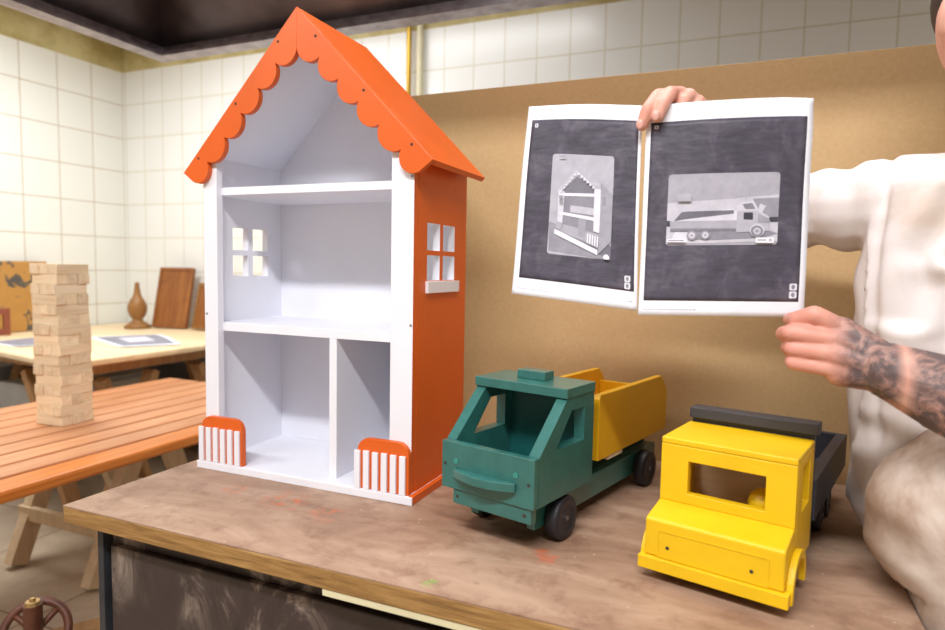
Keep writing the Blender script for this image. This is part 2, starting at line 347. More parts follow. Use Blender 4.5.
# ------------------------------------------------------------------ dollhouse
W, D = .4785, .2225
dh = thing('dollhouse', 'tall white wooden dollhouse with orange scalloped roof and orange side walls', 'dollhouse')
bm = B(); box(bm, -.0005, W+.0005, -.0125, D+.006, 0, .0147); box(bm, -.010, W+.010, -.016, -.0125, 0, .0147)
box(bm, W+.0005, W+.010, -.0125, D+.006, 0, .0147, 1); box(bm, -.010, -.0005, -.0125, D+.006, 0, .0147, 1)
obj('base', bm, [M['white'], M['orange']], dh, .001)
ZT = .615
def post(x0, x1):
    bm = B(); box(bm, x0, x1, 0, .0163, .0147, ZT); 
    bm.normal_update()
    for f in bm.faces:
        if (f.normal.x > .9 and x1 > .4) or (f.normal.x < -.9 and x0 < .1): f.material_index = 1
    return obj('front_post', bm, [M['white'], M['orange']], dh, .0008)
post(0, .0345); post(W-.0452, W-.0004)
for s in (0, 1):
    x0, x1 = ((0, .0145) if s == 0 else (W-.0145, W))
    ys = [.0165, .0635, .109, .123, .170, D-.0004] if s == 0 else [.0165, .050, .1015, .1150, .166, D-.0004]; zs = [.0148, .390, .4345, .4455, .4930, ZT+.014] if s == 0 else [.0148, .393, .4385, .4475, .4965, ZT+.004]
    bm = B(); holed(bm, ys, zs, lambda i, j: not (i in (1, 3) and j in (1, 3)), x0, x1, 'x', (1, 0, 0, 1) if s == 0 else (0, 1, 0, 1))
    # outer skin orange, inside and window reveals white
    sw = obj('side_wall', bm, [M['white'], M['orange']], dh)
    xo = x0-.0065 if s == 0 else x1
    bm = B(); box(bm, xo, xo+.0065, .044, .178, .370, .3915); si = obj('window_sill', bm, M['white'], sw, .0008)
    for (yy, zz) in ((.035, .564), (.169, .566), (.04, .287), (.176, .287)):
        bm = B(); xs = (x0-.0006, x0+.001) if s == 0 else (x1-.001, x1+.0006); cyl(bm, (xs[0], yy, zz), (xs[1], yy, zz), .0026, n=12)
        obj('screw', bm, M['hole'] if False else M['orange'], sw)
for (x, z) in ((.006, .585), (.474, .572), (.006, .315), (.474, .315)):
    bm = B(); cyl(bm, (x, .002, z), (x, -.0006, z), .0022, n=12); obj('screw', bm, M['steel'], dh)
AP, EV, OV = .8819, .5964, .0401
SL = (AP-EV)/(W/2+OV); ang = math.atan(SL); ca, sa = math.cos(ang), math.sin(ang)
# back panel (gable)
bm = B(); th = .0108/ca
prism(bm, [(0.0147, .015), (W-.0147, .015), (W-.0147, AP-SL*(W/2-.0147)-th), (W/2, AP-th), (.0147, AP-SL*(W/2-.0147)-th)], D-.0068, D-.0005)
obj('back_panel', bm, M['white'], dh)
bm = B(); box(bm, .0146, W-.0146, .0165, D-.007, .5525, .5678); box(bm, .0346, W-.0453, .0130, .0165, .5525, .5678); obj('attic_floor', bm, M['white'], dh, .0006)
bm = B(); box(bm, .0146, W-.0146, .0165, D-.007, .2809, .298); box(bm, .0346, W-.0453, .0130, .0165, .2809, .298); obj('middle_shelf', bm, M['white'], dh, .0006)
bm = B(); box(bm, .2945, .3110, .0129, D-.007, .0148, .2808); obj('divider', bm, M['white'], dh, .0006)
L = (W/2+OV)/ca
def slope_pt(side, s, d):
    """s along the slope from the ridge, d below the roof surface"""
    x = s*ca-d*sa; z = AP-s*sa-d*ca
    return (W/2+x, z) if side > 0 else (W/2-x, z)
for side in (-1, 1):
    t0 = .0105
    pts = [(W/2, AP), slope_pt(side, L, 0), slope_pt(side, L, t0), (W/2, AP-t0/ca)]
    bm = B(); prism(bm, pts, .0005, .2214); rp = obj('roof_panel', bm, M['orange'], dh, .0008)
    xe = L-(OV-.001)/ca
    pts = [(W/2, AP-t0/ca-.0002), slope_pt(side, xe, t0+.0002), slope_pt(side, xe, .016), (W/2, AP-.016/ca)]
    bm = B(); prism(bm, pts, .0006, D-.007); obj('roof_lining', bm, M['white'], rp)
    # scalloped trim
    low = [(W/2, AP-.073)]
    cusps = [(W/2, AP-.073)] + [slope_pt(side, s, .0305) for s in (.102, .1605, .220, .280, .3427)]
    endp = slope_pt(side, L, .0)
    cusps.append(slope_pt(side, L-.004, .030))
    for kx, (a, b) in enumerate(zip(cusps, cusps[1:])):
        a2, b2 = Vector(a), Vector(b); mid = (a2+b2)/2; ch = (b2-a2).length
        dn = Vector((-(b2-a2).y, (b2-a2).x)).normalized()
        if dn.y > 0: dn = -dn
        sag = (.021 if kx > 0 else .016) if kx < 5 else .020
        R = (ch*ch/4+sag*sag)/(2*sag); cc = mid+dn*(sag-R)
        n = 14
        va, vb = a2-cc, b2-cc; ang0 = math.atan2(va.y, va.x); dd = math.atan2(va.x*vb.y-va.y*vb.x, va.dot(vb))
        for i in range(1, n+1):
            th_ = ang0+dd*i/n; low.append((cc.x+R*math.cos(th_), cc.y+R*math.sin(th_)))
    pts = [(W/2, AP)]+low+[endp]
    bm = B(); f_ = prism(bm, pts, -.0115, 0.0002)
    st = obj('scalloped_trim', bm, M['orange'], dh, .0008)
    for s_ in (.070, .215, .352):
        c_ = slope_pt(side, s_, .010); bm = B(); cyl(bm, (c_[0], -.0108, c_[1]), (c_[0], -.0119, c_[1]), .0026, n=12); obj('screw_hole', bm, M['hole'], st)
for x0, x1 in ((-.001, .105), (.373, .479)):
    r = .024; zt = .108
    pts = [(x0, .0149), (x1, .0149)]+arc(x1-r, zt-r, r, 0, PI/2, 8)+arc(x0+r, zt-r, r, PI/2, PI, 8)
    bm = B(); prism(bm, pts, -.0108, -.0003); pf = obj('picket_fence', bm, M['orange'], dh, .0008)
    for i in range(6):
        px = x0-.004+i*.0186; bm = B(); box(bm, px, px+.0118, -.0155, -.0109, .0149, .086+random.uniform(-.001, .001)); obj('picket', bm, M['white'], pf, .0006)

# ------------------------------------------------------------------ toy trucks
def wheel(parent, x0, x1, y, z, r, pin=True, name='wheel'):
    bm = B(); s = 1 if x1 > x0 else -1; e = .003*s
    n = 32; ring = [(x0, r*.93), (x0+e, r), (x1-e, r), (x1, r*.92), (x1, r*.6), (x1-e*.5, r*.55)]
    rows = [[bm.verts.new((x, y+rr*math.cos(2*PI*i/n), z+rr*math.sin(2*PI*i/n))) for i in range(n)] for x, rr in ring]
    for a, b in zip(rows, rows[1:]):
        for i in range(n): bm.faces.new((a[i], a[(i+1) % n], b[(i+1) % n], b[i]))
    bm.faces.new(rows[0]); bm.faces.new(rows[-1])
    w = obj(name, bm, M['tyre'], parent)
    for p in w.data.polygons: p.use_smooth = len(p.vertices) == 4
    bm = B(); cyl(bm, (x1-.002*s, y, z), (x1+.0012*s, y, z), .0034, n=14); obj('hub_pin', bm, M['steel'], w)
    return w
g = thing('toy_truck', 'green wooden toy tipper truck with golden yellow bed, beside the dollhouse', 'toy truck', (.6645, -.1127, 0), -.2493)
hw = .085
bm = B(); box(bm, -.045, .045, .075, .508, .036, .066); obj('chassis', bm, M['green'], g, .0015)
for s in (-1, 1):
    bm = B(); box(bm, s*.0455, s*.060, .045, .51, .026, .066); obj('side_rail', bm, M['green'], g, .0012)
bm = B(); box(bm, -.0849, .0849, 0, .0128, .0752, .149); fp = obj('front_panel', bm, M['green'], g, .0014)
for x, z, big in ((-.056, .120, 1), (.054, .121, 1), (-.078, .113, 0), (.076, .111, 0)):
    bm = B(); cyl(bm, (x, .001, z), (x, -.0012 if big else -.0005, z), .0042 if big else .0026, n=16); obj('screw', bm, M['greenscrew'] if big else M['hole'], fp)
# curved bumper handle
n = 16; outer = [(-.058+.113*i/n, -.0045-.0165*math.sin(PI*i/n)**.8) for i in range(n+1)]
bm = B(); prism(bm, [(-.058, -.0001)]+outer+[(.055, -.0001)], .0965, .1095, 'z'); obj('bumper', bm, M['green'], fp, .001)
bm = B(); box(bm, -.064, .079, .003, .018, .052, .075); lp = obj('lower_plate', bm, M['green'], g, .0014)
for x in (-.055, .068): bm = B(); cyl(bm, (x, .004, .064), (x, .0024, .064), .0028, n=12); obj('screw_hole', bm, M['hole'], lp)
for s in (-1, 1):
    out = [(.0129, .0752), (.1777, .0752), (.1777, .2230), (.0905, .2230), (.0129, .149)]
    hole = [(.058, .150), (.146, .150), (.146, .203), (.104, .203)]
    bm = B(); x0, x1 = s*.067, s*hw
    # side panel ring: outline with slanted window hole, built from quads around the hole
    def sect(pts): prism(bm, pts, x0, x1, 'x')
    O = out; H = hole
    bmo = [[bm.verts.new((x, *p)) for p in [O[4], O[0], O[1], O[2], O[3]]] for x in (x0, x1)]
    bmh = [[bm.verts.new((x, *p)) for p in H] for x in (x0, x1)]   # H0 bottom front, H1 bottom rear, H2 top rear, H3 top front
    for k_ in (0, 1):
        o_, h_ = bmo[k_], bmh[k_]
        for f in ((o_[1], o_[2], h_[1], h_[0]), (o_[2], o_[3], h_[2], h_[1]), (o_[3], o_[4], h_[3], h_[2]), (o_[4], o_[0], h_[0], h_[3]), (o_[0], o_[1], h_[0])): bm.faces.new(f)
    for a in range(5): bm.faces.new((bmo[0][a], bmo[0][(a+1) % 5], bmo[1][(a+1) % 5], bmo[1][a]))
    for a in range(4): bm.faces.new((bmh[0][a], bmh[0][(a+1) % 4], bmh[1][(a+1) % 4], bmh[1][a]))
    obj('cab_side', bm, M['green'], g)
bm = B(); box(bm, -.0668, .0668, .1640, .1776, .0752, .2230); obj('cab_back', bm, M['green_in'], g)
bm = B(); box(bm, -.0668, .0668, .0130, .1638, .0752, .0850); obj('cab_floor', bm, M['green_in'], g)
bm = B(); box(bm, -.087, .087, .0850, .1777, .2232, .2385); obj('roof', bm, M['green'], g, .0012)
bm = B(); box(bm, -.026, .0268, .119, .148, .2387, .2530); obj('roof_block', bm, M['green'], g, .001)
for y_ in (.1014, .4285):
    for s in (-1, 1): wheel(g, s*.0625, s*.0835, y_, .0345, .0345)
    bm = B(); cyl(bm, (-.062, y_, .0345), (.062, y_, .0345), .004, n=12); obj('axle', bm, M['steel'], g)
BY0, BY1 = .2185, .527
for s in (-1, 1):
    pts = [(BY0, .0949), (BY1, .0949), (BY1, .176), (BY1-.0315, .2073), (BY0+.004, .2073), (BY0, .200)]
    bm = B(); prism(bm, pts, s*.062, s*.075, 'x'); obj('bed_side', bm, M['yellow_bed'], g, .0012)
bm = B(); box(bm, -.0618, .0618, BY0+.003, BY0+.015, .108, .200); obj('bed_front', bm, M['yellow_bed'], g)
bm = B(); box(bm, -.0618, .0618, BY1-.030, BY1-.018, .108, .181); obj('tailgate', bm, M['yellow_bed'], g)
bm = B(); box(bm, -.0618, .0618, BY0+.003, BY1-.018, .096, .108); obj('bed_floor', bm, M['yellow_bed'], g)
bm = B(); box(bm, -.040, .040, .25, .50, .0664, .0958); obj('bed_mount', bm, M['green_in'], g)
bm = B(); box(bm, .0405, .0725, .264, .322, .0870, .0945); o = obj('cleat', bm, M['pine'], g, .0008); o['label'] = 'small bare wood cleat under the bed'

yt = thing('toy_truck', 'bright yellow wooden toy truck with black cargo bed, at the right front of the workbench', 'toy truck', (.9809, -.1332, 0), -.2347)
hy = .0875
bm = B(); box(bm, -.094, .094, 0, .0062, .0159, .033); box(bm, -.094, .094, .0062, .0167, .0159, .033); obj('bumper', bm, M['yellow'], yt, .001)
bm = B(); prism(bm, [(.0066, .0334), (.0700, .0334), (.0700, .0959), (.0571, .0959), (.0105, .0852), (.0066, .0825)], -hy, hy, 'x'); no = obj('nose', bm, M['yellow'], yt, .0022)
bm = B(); holed(bm, [-.070, -.068, .068, .070], [.034, .0355, .0695, .071], lambda i, j: not (i == 1 and j == 1), .0058, .0066, 'y'); obj('inset_line', bm, M['yellow'], no)
for x in (-.056, .050): bm = B(); cyl(bm, (x, .008, .049), (x, .0060, .049), .0024, n=12); obj('screw_hole', bm, M['hole'], no)
bm = B(); holed(bm, [-hy+.0002, -.049, .051, hy-.0002], [.0960, .1105, .156, .1765], lambda i, j: not (i == 1 and j == 1), .0573, .0700, 'y'); obj('windscreen_panel', bm, M['yellow'], yt, .001)
bm = B(); box(bm, -hy, hy, .0575, .1783, .1767, .1858); obj('roof', bm, M['yellow'], yt, .002)
for s in (-1, 1):
    bm = B(); holed(bm, [.0702, .0985, .150, .1780], [.0340, .1060, .166, .1766], lambda i, j: not (i == 1 and j == 1), s*(hy-.013), s*hy, 'x'); obj('cab_side', bm, M['yellow'], yt, .001)
    # mudguard arch
    cx, cz = .060, .0235
    pts = arc(cx, cz, .0455, -.18, PI+.18, 24)+arc(cx, cz, .035, PI+.18, -.18, 24)
    bm = B(); prism(bm, pts, s*(hy+.0003), s*(hy+.0085), 'x'); obj('mudguard', bm, M['yellow'], yt, .0008)
bm = B(); box(bm, -hy+.0132, hy-.0132, .1660, .1780, .0340, .1766); obj('cab_back', bm, M['rawwood'], yt)
bm = B(); box(bm, -hy+.0132, hy-.0132, .0712, .1658, .0340, .0440); obj('cab_floor', bm, M['rawwood'], yt)
bm = B(); cyl(bm, (.038, .115, .0442), (.038, .115, .104), .019, .017); ico(bm, (.038, .115, .102), .0215)
obj('driver_peg', bm, M['yellow'], yt, smooth=True)
bm = B(); box(bm, -.050, .050, .03, .520, .030, .0334); box(bm, -.050, .050, .182, .520, .0334, .0640); obj('chassis', bm, M['black'], yt, .001)
bm = B(); box(bm, -.0840, .0865, .1800, .1930, .034, .1930); obj('headboard', bm, M['black'], yt, .001)
bm = B(); box(bm, -.0862, .0920, .1720, .2010, .1932, .2090); obj('headboard_rail', bm, M['black'], yt, .0012)
for s in (-1, 1):
    bm = B(); box(bm, s*.0725, s*.0895, .1932, .529, .0650, .124); obj('bed_side', bm, M['black'], yt, .001)
bm = B(); box(bm, -.0723, .0723, .517, .529, .0650, .124); obj('tailgate', bm, M['black'], yt, .001)
bm = B(); box(bm, -.0723, .0723, .1932, .5168, .0650, .0740); obj('bed_floor', bm, M['black'], yt)
for y_ in (.060, .343, .419):
    r_ = .0265 if y_ > .1 else .028
    for s in (-1, 1): wheel(yt, s*.0515, s*(.080 if y_ > .1 else .073), y_, r_, r_)
    bm = B(); cyl(bm, (-.051, y_, r_), (.051, y_, r_), .004, n=12); obj('axle', bm, M['steel'], yt)

# ------------------------------------------------------------------ held sheets
def sheet(name, TL, TR, BL, BR, bow, label, marks):
    TL, TR, BL, BR = map(Vector, (TL, TR, BL, BR)); nrm = (TR-TL).cross(BL-TL).normalized()
    if nrm.y > 0: nrm = -nrm
    def S(s, t_, off=0):
        p = (TL*(1-s)+TR*s)*(1-t_)+(BL*(1-s)+BR*s)*t_
        d = bow(s, t_)
        return p+nrm*(d+off)
    root = thing(name, label, 'printed sheet', tuple((BL+BR)/2))
    o0 = Vector(root.location)
    def patch(f, off, mat, nu=30, nv=40, nm='printed_area', par=root, off2=None):
        bm = B(); g_ = [[bm.verts.new(S(*f(i/nu, j/nv), off)-o0) for j in range(nv+1)] for i in range(nu+1)]
        for i in range(nu):
            for j in range(nv): bm.faces.new((g_[i][j], g_[i+1][j], g_[i+1][j+1], g_[i][j+1]))
        o = obj(nm, bm, mat, par, smooth=True)
        sd = o.modifiers.new('thick', 'SOLIDIFY'); sd.thickness = .0003 if nm == 'page' else .00008; sd.offset = 0
        return o
    patch(lambda a, b: (a, b), 0, M['paper'], nm='page')
    def poly(pts, off, mat, bm):
        # fan-filled, subdivided so that it follows the page
        tri = bmesh.new(); vs = [tri.verts.new((p[0], p[1], 0)) for p in pts]; tri.faces.new(vs)
        bmesh.ops.triangulate(tri, faces=tri.faces[:])
        for _ in range(4): bmesh.ops.subdivide_edges(tri, edges=[e for e in tri.edges if e.calc_length() > .035], cuts=1)
        bmesh.ops.triangulate(tri, faces=tri.faces[:])
        mp = {v: bm.verts.new(S(v.co.x, v.co.y, off)-o0) for v in tri.verts}
        for f in tri.faces: bm.faces.new([mp[v] for v in f.verts])
        tri.free()
    marks(root, patch, poly, S, o0)
    return root
def rrect(x0, x1, y0, y1, r, asp=1.0, n=5):
    pts = []
    for cx, cy, a in ((x1-r, y1-r*asp, 0), (x0+r, y1-r*asp, PI/2), (x0+r, y0+r*asp, PI), (x1-r, y0+r*asp, 3*PI/2)):
        for i in range(n+1): th_ = a+PI/2*i/n; pts.append((cx+r*math.cos(th_), cy+r*asp*math.sin(th_)))
    return pts
def multi(poly, items, root, pic, conv, base):
    """grey-tone shapes of the small picture, one mesh with several tones"""
    bm = B(); tones = []; mats = []
    for k_, (tone, pts) in enumerate(items):
        n0 = len(bm.faces); poly([conv(*p) for p in pts], base+.00011*k_, None, bm)
        if tone not in tones: tones.append(tone); mats.append(flat('tone', tone))
        bm.faces.ensure_lookup_table()
        for f in bm.faces[n0:]: f.material_index = tones.index(tone)
    me = bpy.data.meshes.new('picture_shapes'); bm.to_mesh(me); bm.free()
    for m in mats: me.materials.append(m)
    o = link(bpy.data.objects.new('picture_shapes', me)); o.parent = pic; return o
def circ(cx, cy, r, n=16): return [(cx+r*math.cos(2*PI*i/n), cy+r*math.sin(2*PI*i/n)) for i in range(n)]
def icons(root, poly, spots, asp=.71, r=.022):
    for sx, sy in spots:
        bm = B(); poly(rrect(sx-r, sx+r, sy-r*asp, sy+r*asp, .008, asp), .0006, None, bm); ic = obj('icon', bm, flat('tone', 205), root)
        bm = B(); poly(circ(sx, sy, r*.5, 10), .0007, None, bm); obj('icon_dot', bm, flat('tone', 120), ic)
def dashes(root, poly, x0, x1, y, tone=150):
    bm = B(); x = x0
    while x < x1:
        w = random.uniform(.006, .02); poly([(x, y-.0018), (x+w, y-.0018), (x+w, y+.0018), (x, y+.0018)], .0004, None, bm); x += w+.006
    obj('text_line', bm, flat('tone', tone), root)
def marks_left(root, patch, poly, S, o0):
    patch(lambda a, b: (.05+.925*a, .075+.835*b), .0003, M['ink'])
    bm = B(); poly(rrect(.275, .79, .255, .77, .022, .71), .0006, None, bm); pic = obj('picture', bm, flat('tone', 158), root)
    def cv(x, y):
        q = (y-47)/515; l_ = 95-(y-47)*.108; p = (x-l_)/318; q = q-.012*p; return (.275+.515*min(max(p, 0), 1), .255+.515*min(max(q, 0), 1))
    it = [(128, [(52, 395), (92, 405), (92, 455), (290, 545), (330, 500), (372, 495), (364, 570), (345, 572), (50, 545)]),
          (96, [(300, 545), (320, 480), (368, 500), (364, 560)]),
          (168, [(215, 128), (105, 243), (115, 255), (150, 225), (218, 160), (300, 205), (330, 222), (335, 190), (290, 185)]),
          (104, [(218, 160), (150, 228), (142, 250), (303, 250), (303, 208)]),
          (120, [(145, 250), (303, 250), (288, 470), (128, 430)]),
          (190, [(118, 235), (150, 240), (128, 405), (102, 395)]),
          (170, [(175, 308), (297, 316), (291, 352), (172, 342)]),
          (150, [(130, 405), (205, 420), (285, 450), (280, 500), (95, 440)]),
          (205, [(118, 248), (303, 243), (303, 259), (118, 263)]),
          (205, [(116, 342), (292, 362), (290, 380), (114, 357)]),
          (140, [(215, 372), (252, 378), (240, 468), (205, 458)]),
          (202, [(303, 215), (338, 222), (312, 440), (284, 432)]),
          (138, [(338, 190), (392, 245), (378, 480), (300, 545), (314, 430)]),
          (120, [(340, 255), (358, 262), (354, 305), (336, 298)]),
          (204, [(88, 432), (300, 525), (296, 550), (84, 458)]),
          (150, [(250, 432), (312, 448), (302, 515), (244, 492)]),
          (150, [(100, 392), (128, 400), (122, 440), (94, 430)])]
    for i in range(5): it.append((215, [(254+i*12, 445+i*3), (259+i*12, 446+i*3), (254+i*12, 494+i*4), (249+i*12, 492+i*4)]))
    for i in range(6): it.append((200, [(128+i*15, 240-i*17), (140+i*15, 232-i*17), (136+i*15, 246-i*17)]))
    for i in range(6): it.append((200, [(226+i*14, 140+i*13), (240+i*14, 150+i*13), (226+i*14, 158+i*13)]))
    for yy in (262, 285): 
        for xx in (124, 134): it.append((120, [(xx, yy), (xx+7, yy), (xx+6, yy+18), (xx-1, yy+18)]))
    it += [(225, circ(342, 558, 14)), (130, [(135, 61), (165, 61), (165, 68), (135, 68)])]
    multi(poly, it, root, pic, cv, .0011)
    icons(root, poly, ((.10, .105),), r=.015); icons(root, poly, ((.925, .852), (.925, .886)))
    dashes(root, poly, .05, .18, .02); dashes(root, poly, .54, .8, .015); dashes(root, poly, .04, .32, .965); dashes(root, poly, .93, .96, .96)
def marks_right(root, patch, poly, S, o0):
    patch(lambda a, b: (.03+.935*a, .085+.845*b), .0003, M['ink'])
    bm = B(); poly(rrect(.155, .825, .335, .668, .022, .71), .0006, None, bm); pic = obj('picture', bm, flat('tone', 150), root)
    def cv(x, y):
        p = (x-66)/670; q = (y-(122-52*p))/(445+28*p); return (.155+.67*min(max(p, 0), 1), .335+.333*min(max(q, 0), 1))
    it = [(176, [(66, 300), (470, 255), (735, 215), (735, 520), (66, 560)]),
          (128, [(580, 250), (735, 235), (735, 365), (690, 365), (620, 325)]),
          (50, [(62, 410), (95, 414), (88, 448), (62, 448)]), (50, [(680, 366), (735, 360), (735, 394), (690, 398)]),
          (196, [(120, 480), (90, 545), (200, 548), (200, 480)]),
          (120, [(230, 470), (490, 455), (590, 470), (700, 455), (735, 470), (640, 500), (350, 525), (230, 525)]),
          (190, [(150, 375), (470, 320), (480, 395), (100, 415)]),
          (200, [(475, 330), (490, 330), (490, 395), (475, 395)]),
          (90, [(155, 355), (178, 350), (470, 330), (470, 352), (180, 398), (110, 412)]),
          (150, [(85, 418), (492, 395), (492, 455), (92, 475)]),
          (110, [(88, 460), (492, 445), (492, 460), (92, 478)]),
          (160, [(490, 332), (610, 325), (616, 402), (686, 400), (686, 455), (490, 472)]),
          (185, [(515, 275), (582, 262), (612, 325), (490, 335), (487, 300)]),
          (110, [(520, 290), (578, 280), (600, 318), (540, 322)]),
          (135, [(616, 345), (680, 375), (686, 402), (616, 402)]),
          (40, [(530, 343), (584, 340), (586, 386), (530, 386)]),
          (130, circ(223, 500, 31)), (180, circ(223, 500, 20)), (70, circ(223, 500, 5)),
          (130, circ(305, 495, 29)), (180, circ(305, 495, 19)), (70, circ(305, 495, 5)),
          (178, circ(612, 455, 44)), (110, circ(612, 460, 36)), (165, circ(612, 460, 24)), (70, circ(612, 460, 6)),
          (222, [(606, 502), (712, 500), (712, 534), (606, 536)]),
          (110, [(616, 514), (668, 513), (668, 520), (616, 521)]), (90, circ(692, 516, 9)), (215, circ(692, 516, 5)),
          (215, [(72, 528), (184, 526), (184, 545), (72, 547)]), (90, [(80, 534), (176, 532), (176, 537), (80, 539)]),
          (158, [(130, 240), (205, 236), (210, 285), (128, 290)])]
    multi(poly, it, root, pic, cv, .0011)
    icons(root, poly, ((.065, .108),), r=.013); icons(root, poly, ((.93, .862), (.93, .898)))
    dashes(root, poly, .03, .36, .972)
sheet('printed_sheet', (.691, -.03, .664), (.864, -.046, .648), (.682, -.067, .380), (.8705, -.065, .361),
      lambda s, t_: .006*math.sin(PI*s)+.0025*math.sin(5*t_+3*s)+.010*s**6*math.sin(PI*t_),
      'left one of the two held printouts, showing a small picture of a dollhouse', marks_left)
sheet('printed_sheet', (.871, -.052, .646), (1.080, -.020, .648), (.872, -.071, .356), (1.080, -.031, .360),
      lambda s, t_: .007*math.sin(PI*s)*(1-.4*t_)+.002*math.sin(7*t_+2*s)-.035*max(0, (s-.9)+(.07-t_)*1.2),
      'right one of the two held printouts, showing a small picture of a toy truck', marks_right)

# ------------------------------------------------------------------ person
# local frame of the person: rt = his image-side axis, fw = away from the viewer side
YAW = math.radians(23.1187); rtv = Vector((math.cos(YAW), math.sin(YAW), 0)); fwv = Vector((-math.sin(YAW), math.cos(YAW), 0))
PO = Vector((1.40, .11, FZ))
person = thing('person', 'person in a stained white shirt and trousers holding up two printed sheets', 'person', PO)
def capsule(bm, p, q, r1, r2, n=14):
    p, q = Vector(p), Vector(q); cyl(bm, p, q, r1, r2, n); ico(bm, p, r1*1.0, sub=2); ico(bm, q, r2*1.0, sub=2)
def chain(bm, pts, rad):
    for (a, b, r1, r2) in zip(pts, pts[1:], rad, rad[1:]): capsule(bm, a, b, r1, r2)
def rings(bm, rs, n=40, power=2.3):
    """rs: (x, y, z, radius along rt, radius along fw)"""
    rows = []
    for (x, y, z, a, b) in rs:
        row = []
        for i in range(n):
            th_ = 2*PI*i/n; c_, s_ = math.cos(th_), math.sin(th_)
            u = a*abs(c_)**(2/power)*(1 if c_ > 0 else -1); w = b*abs(s_)**(2/power)*(1 if s_ > 0 else -1)
            row.append(bm.verts.new(Vector((x, y, z))+rtv*u+fwv*w))
        rows.append(row)
    for a, b in zip(rows, rows[1:]):
        for i in range(n): bm.faces.new((a[i], a[(i+1) % n], b[(i+1) % n], b[i]))
    bm.faces.new(rows[0]); bm.faces.new(rows[-1])
def remeshed(bm, voxel, smooth_it, factor=.5):
    me = bpy.data.meshes.new('tmp'); bmesh.ops.recalc_face_normals(bm, faces=bm.faces[:]); bm.to_mesh(me); bm.free()
    o = link(bpy.data.objects.new('tmp', me)); r = o.modifiers.new('r', 'REMESH'); r.mode = 'VOXEL'; r.voxel_size = voxel
    s = o.modifiers.new('s', 'SMOOTH'); s.iterations = smooth_it; s.factor = factor
    dg = bpy.context.evaluated_depsgraph_get(); out = bpy.data.meshes.new_from_object(o.evaluated_get(dg))
    bpy.data.objects.remove(o); bpy.data.meshes.remove(me); return out
def Q(x, y, z): return Vector((x, y, z))
# --- body core
bm = B()
rings(bm, [(1.33, .17, .555, .11, .06), (1.335, .165, .50, .155, .085), (1.335, .16, .40, .16, .095), (1.34, .15, .25, .150, .09), (1.375, .12, .12, .145, .09), (1.42, .09, .0, .150, .10), (1.43, .10, -.08, .14, .10)])
neck0, head = Q(1.345, .18, .55), Q(1.323, .155, .785)
chain(bm, [neck0, Q(1.335, .172, .68)], [.058, .053])
ico(bm, head, .1, (.80, .92, 1.12), 3); ico(bm, head-rtv*.012-fwv*.02+Vector((0, 0, -.078)), .068, (.92, .9, .8)); ico(bm, head-fwv*.07+Vector((0, 0, .038)), .03, (1.9, .7, .4))
ico(bm, head-fwv*.095+Vector((0, 0, -.015)), .016, (.8, 1, 1.5))
for s in (-1, 1): ico(bm, head+rtv*s*.082+Vector((0, 0, -.01)), .026, (.5, .8, 1.2))
ico(bm, head-fwv*.072+Vector((0, 0, -.065)), .022, (1.1, .6, .45))
shA, elA, wrA = Q(1.212, .175, .535), Q(1.035, .235, .525), Q(.931, .046, .640)
shB, elB, wrB = Q(1.49, .235, .52), Q(1.400, -.125, .215), Q(1.172, -.095, .304)
chain(bm, [Q(1.30, .17, .52), shA, elA, wrA], [.06, .055, .042, .027]); chain(bm, [Q(1.36, .18, .52), shB, elB], [.06, .052, .044])
for s in (-1, 1):
    hip = Q(1.43, .10, -.06)+rtv*s*.075; kn = Q(1.40, .06, -.37)+rtv*s*.09; an = Q(1.43, .13, -.735)+rtv*s*.10
    chain(bm, [hip, kn, an], [.085, .058, .04]); chain(bm, [an+Vector((0, 0, -.015)), an-fwv*.13+Vector((0, 0, -.035))], [.036, .026])
core = remeshed(bm, .009, 4)
# --- left forearm and hand (nearest the viewer, holds the lower corner)
bm = B()
fdir = (elB-wrB)
chain(bm, [elB, wrB+fdir*.6, wrB+fdir*.25, wrB], [.050, .055, .046, .0345])
pal = {'i': Q(1.117, -.073, .352), 'm': Q(1.115, -.083, .337), 'r': Q(1.110, -.089, .320), 'p': Q(1.107, -.086, .3015)}
wc = Q(1.160, -.092, .314)
for k_, r_ in (('i', .0118), ('m', .0122), ('r', .0118), ('p', .0108)):
    chain(bm, [wc+(pal[k_]-pal['m'])*.5, pal[k_]+Vector((.004, 0, 0)), pal[k_]], [.0185, r_+.002, r_])
chain(bm, [wc+Vector((.006, 0, -.012)), Q(1.120, -.082, .2965)], [.025, .0175]); chain(bm, [wc+Vector((0, .012, 0)), (pal['r']+pal['m'])/2+Vector((.006, .016, 0))], [.02, .014])
chain(bm, [pal['i'], Q(1.089, -.079, .3665), Q(1.071, -.068, .3595), Q(1.0640, -.0455, .3575)], [.0125, .0122, .0108, .0092])
chain(bm, [pal['m'], Q(1.063, -.084, .343), Q(1.056, -.064, .340), Q(1.072, -.048, .338)], [.0118, .0108, .0098, .0085])
chain(bm, [pal['r'], Q(1.066, -.082, .323), Q(1.062, -.060, .322), Q(1.084, -.046, .322)], [.0112, .0102, .0092, .0082])
chain(bm, [pal['p'], Q(1.068, -.080, .305), Q(1.067, -.062, .306), Q(1.088, -.052, .308)], [.0104, .0094, .0085, .0076])
# thumb behind the sheet, leaving the side of the palm near its base
chain(bm, [wc+Vector((-.008, .012, .008)), Q(1.128, -.048, .345), Q(1.095, -.030, .358), Q(1.068, -.0215, .3605)], [.015, .0135, .011, .0092])
handB = remeshed(bm, .0021, 3)
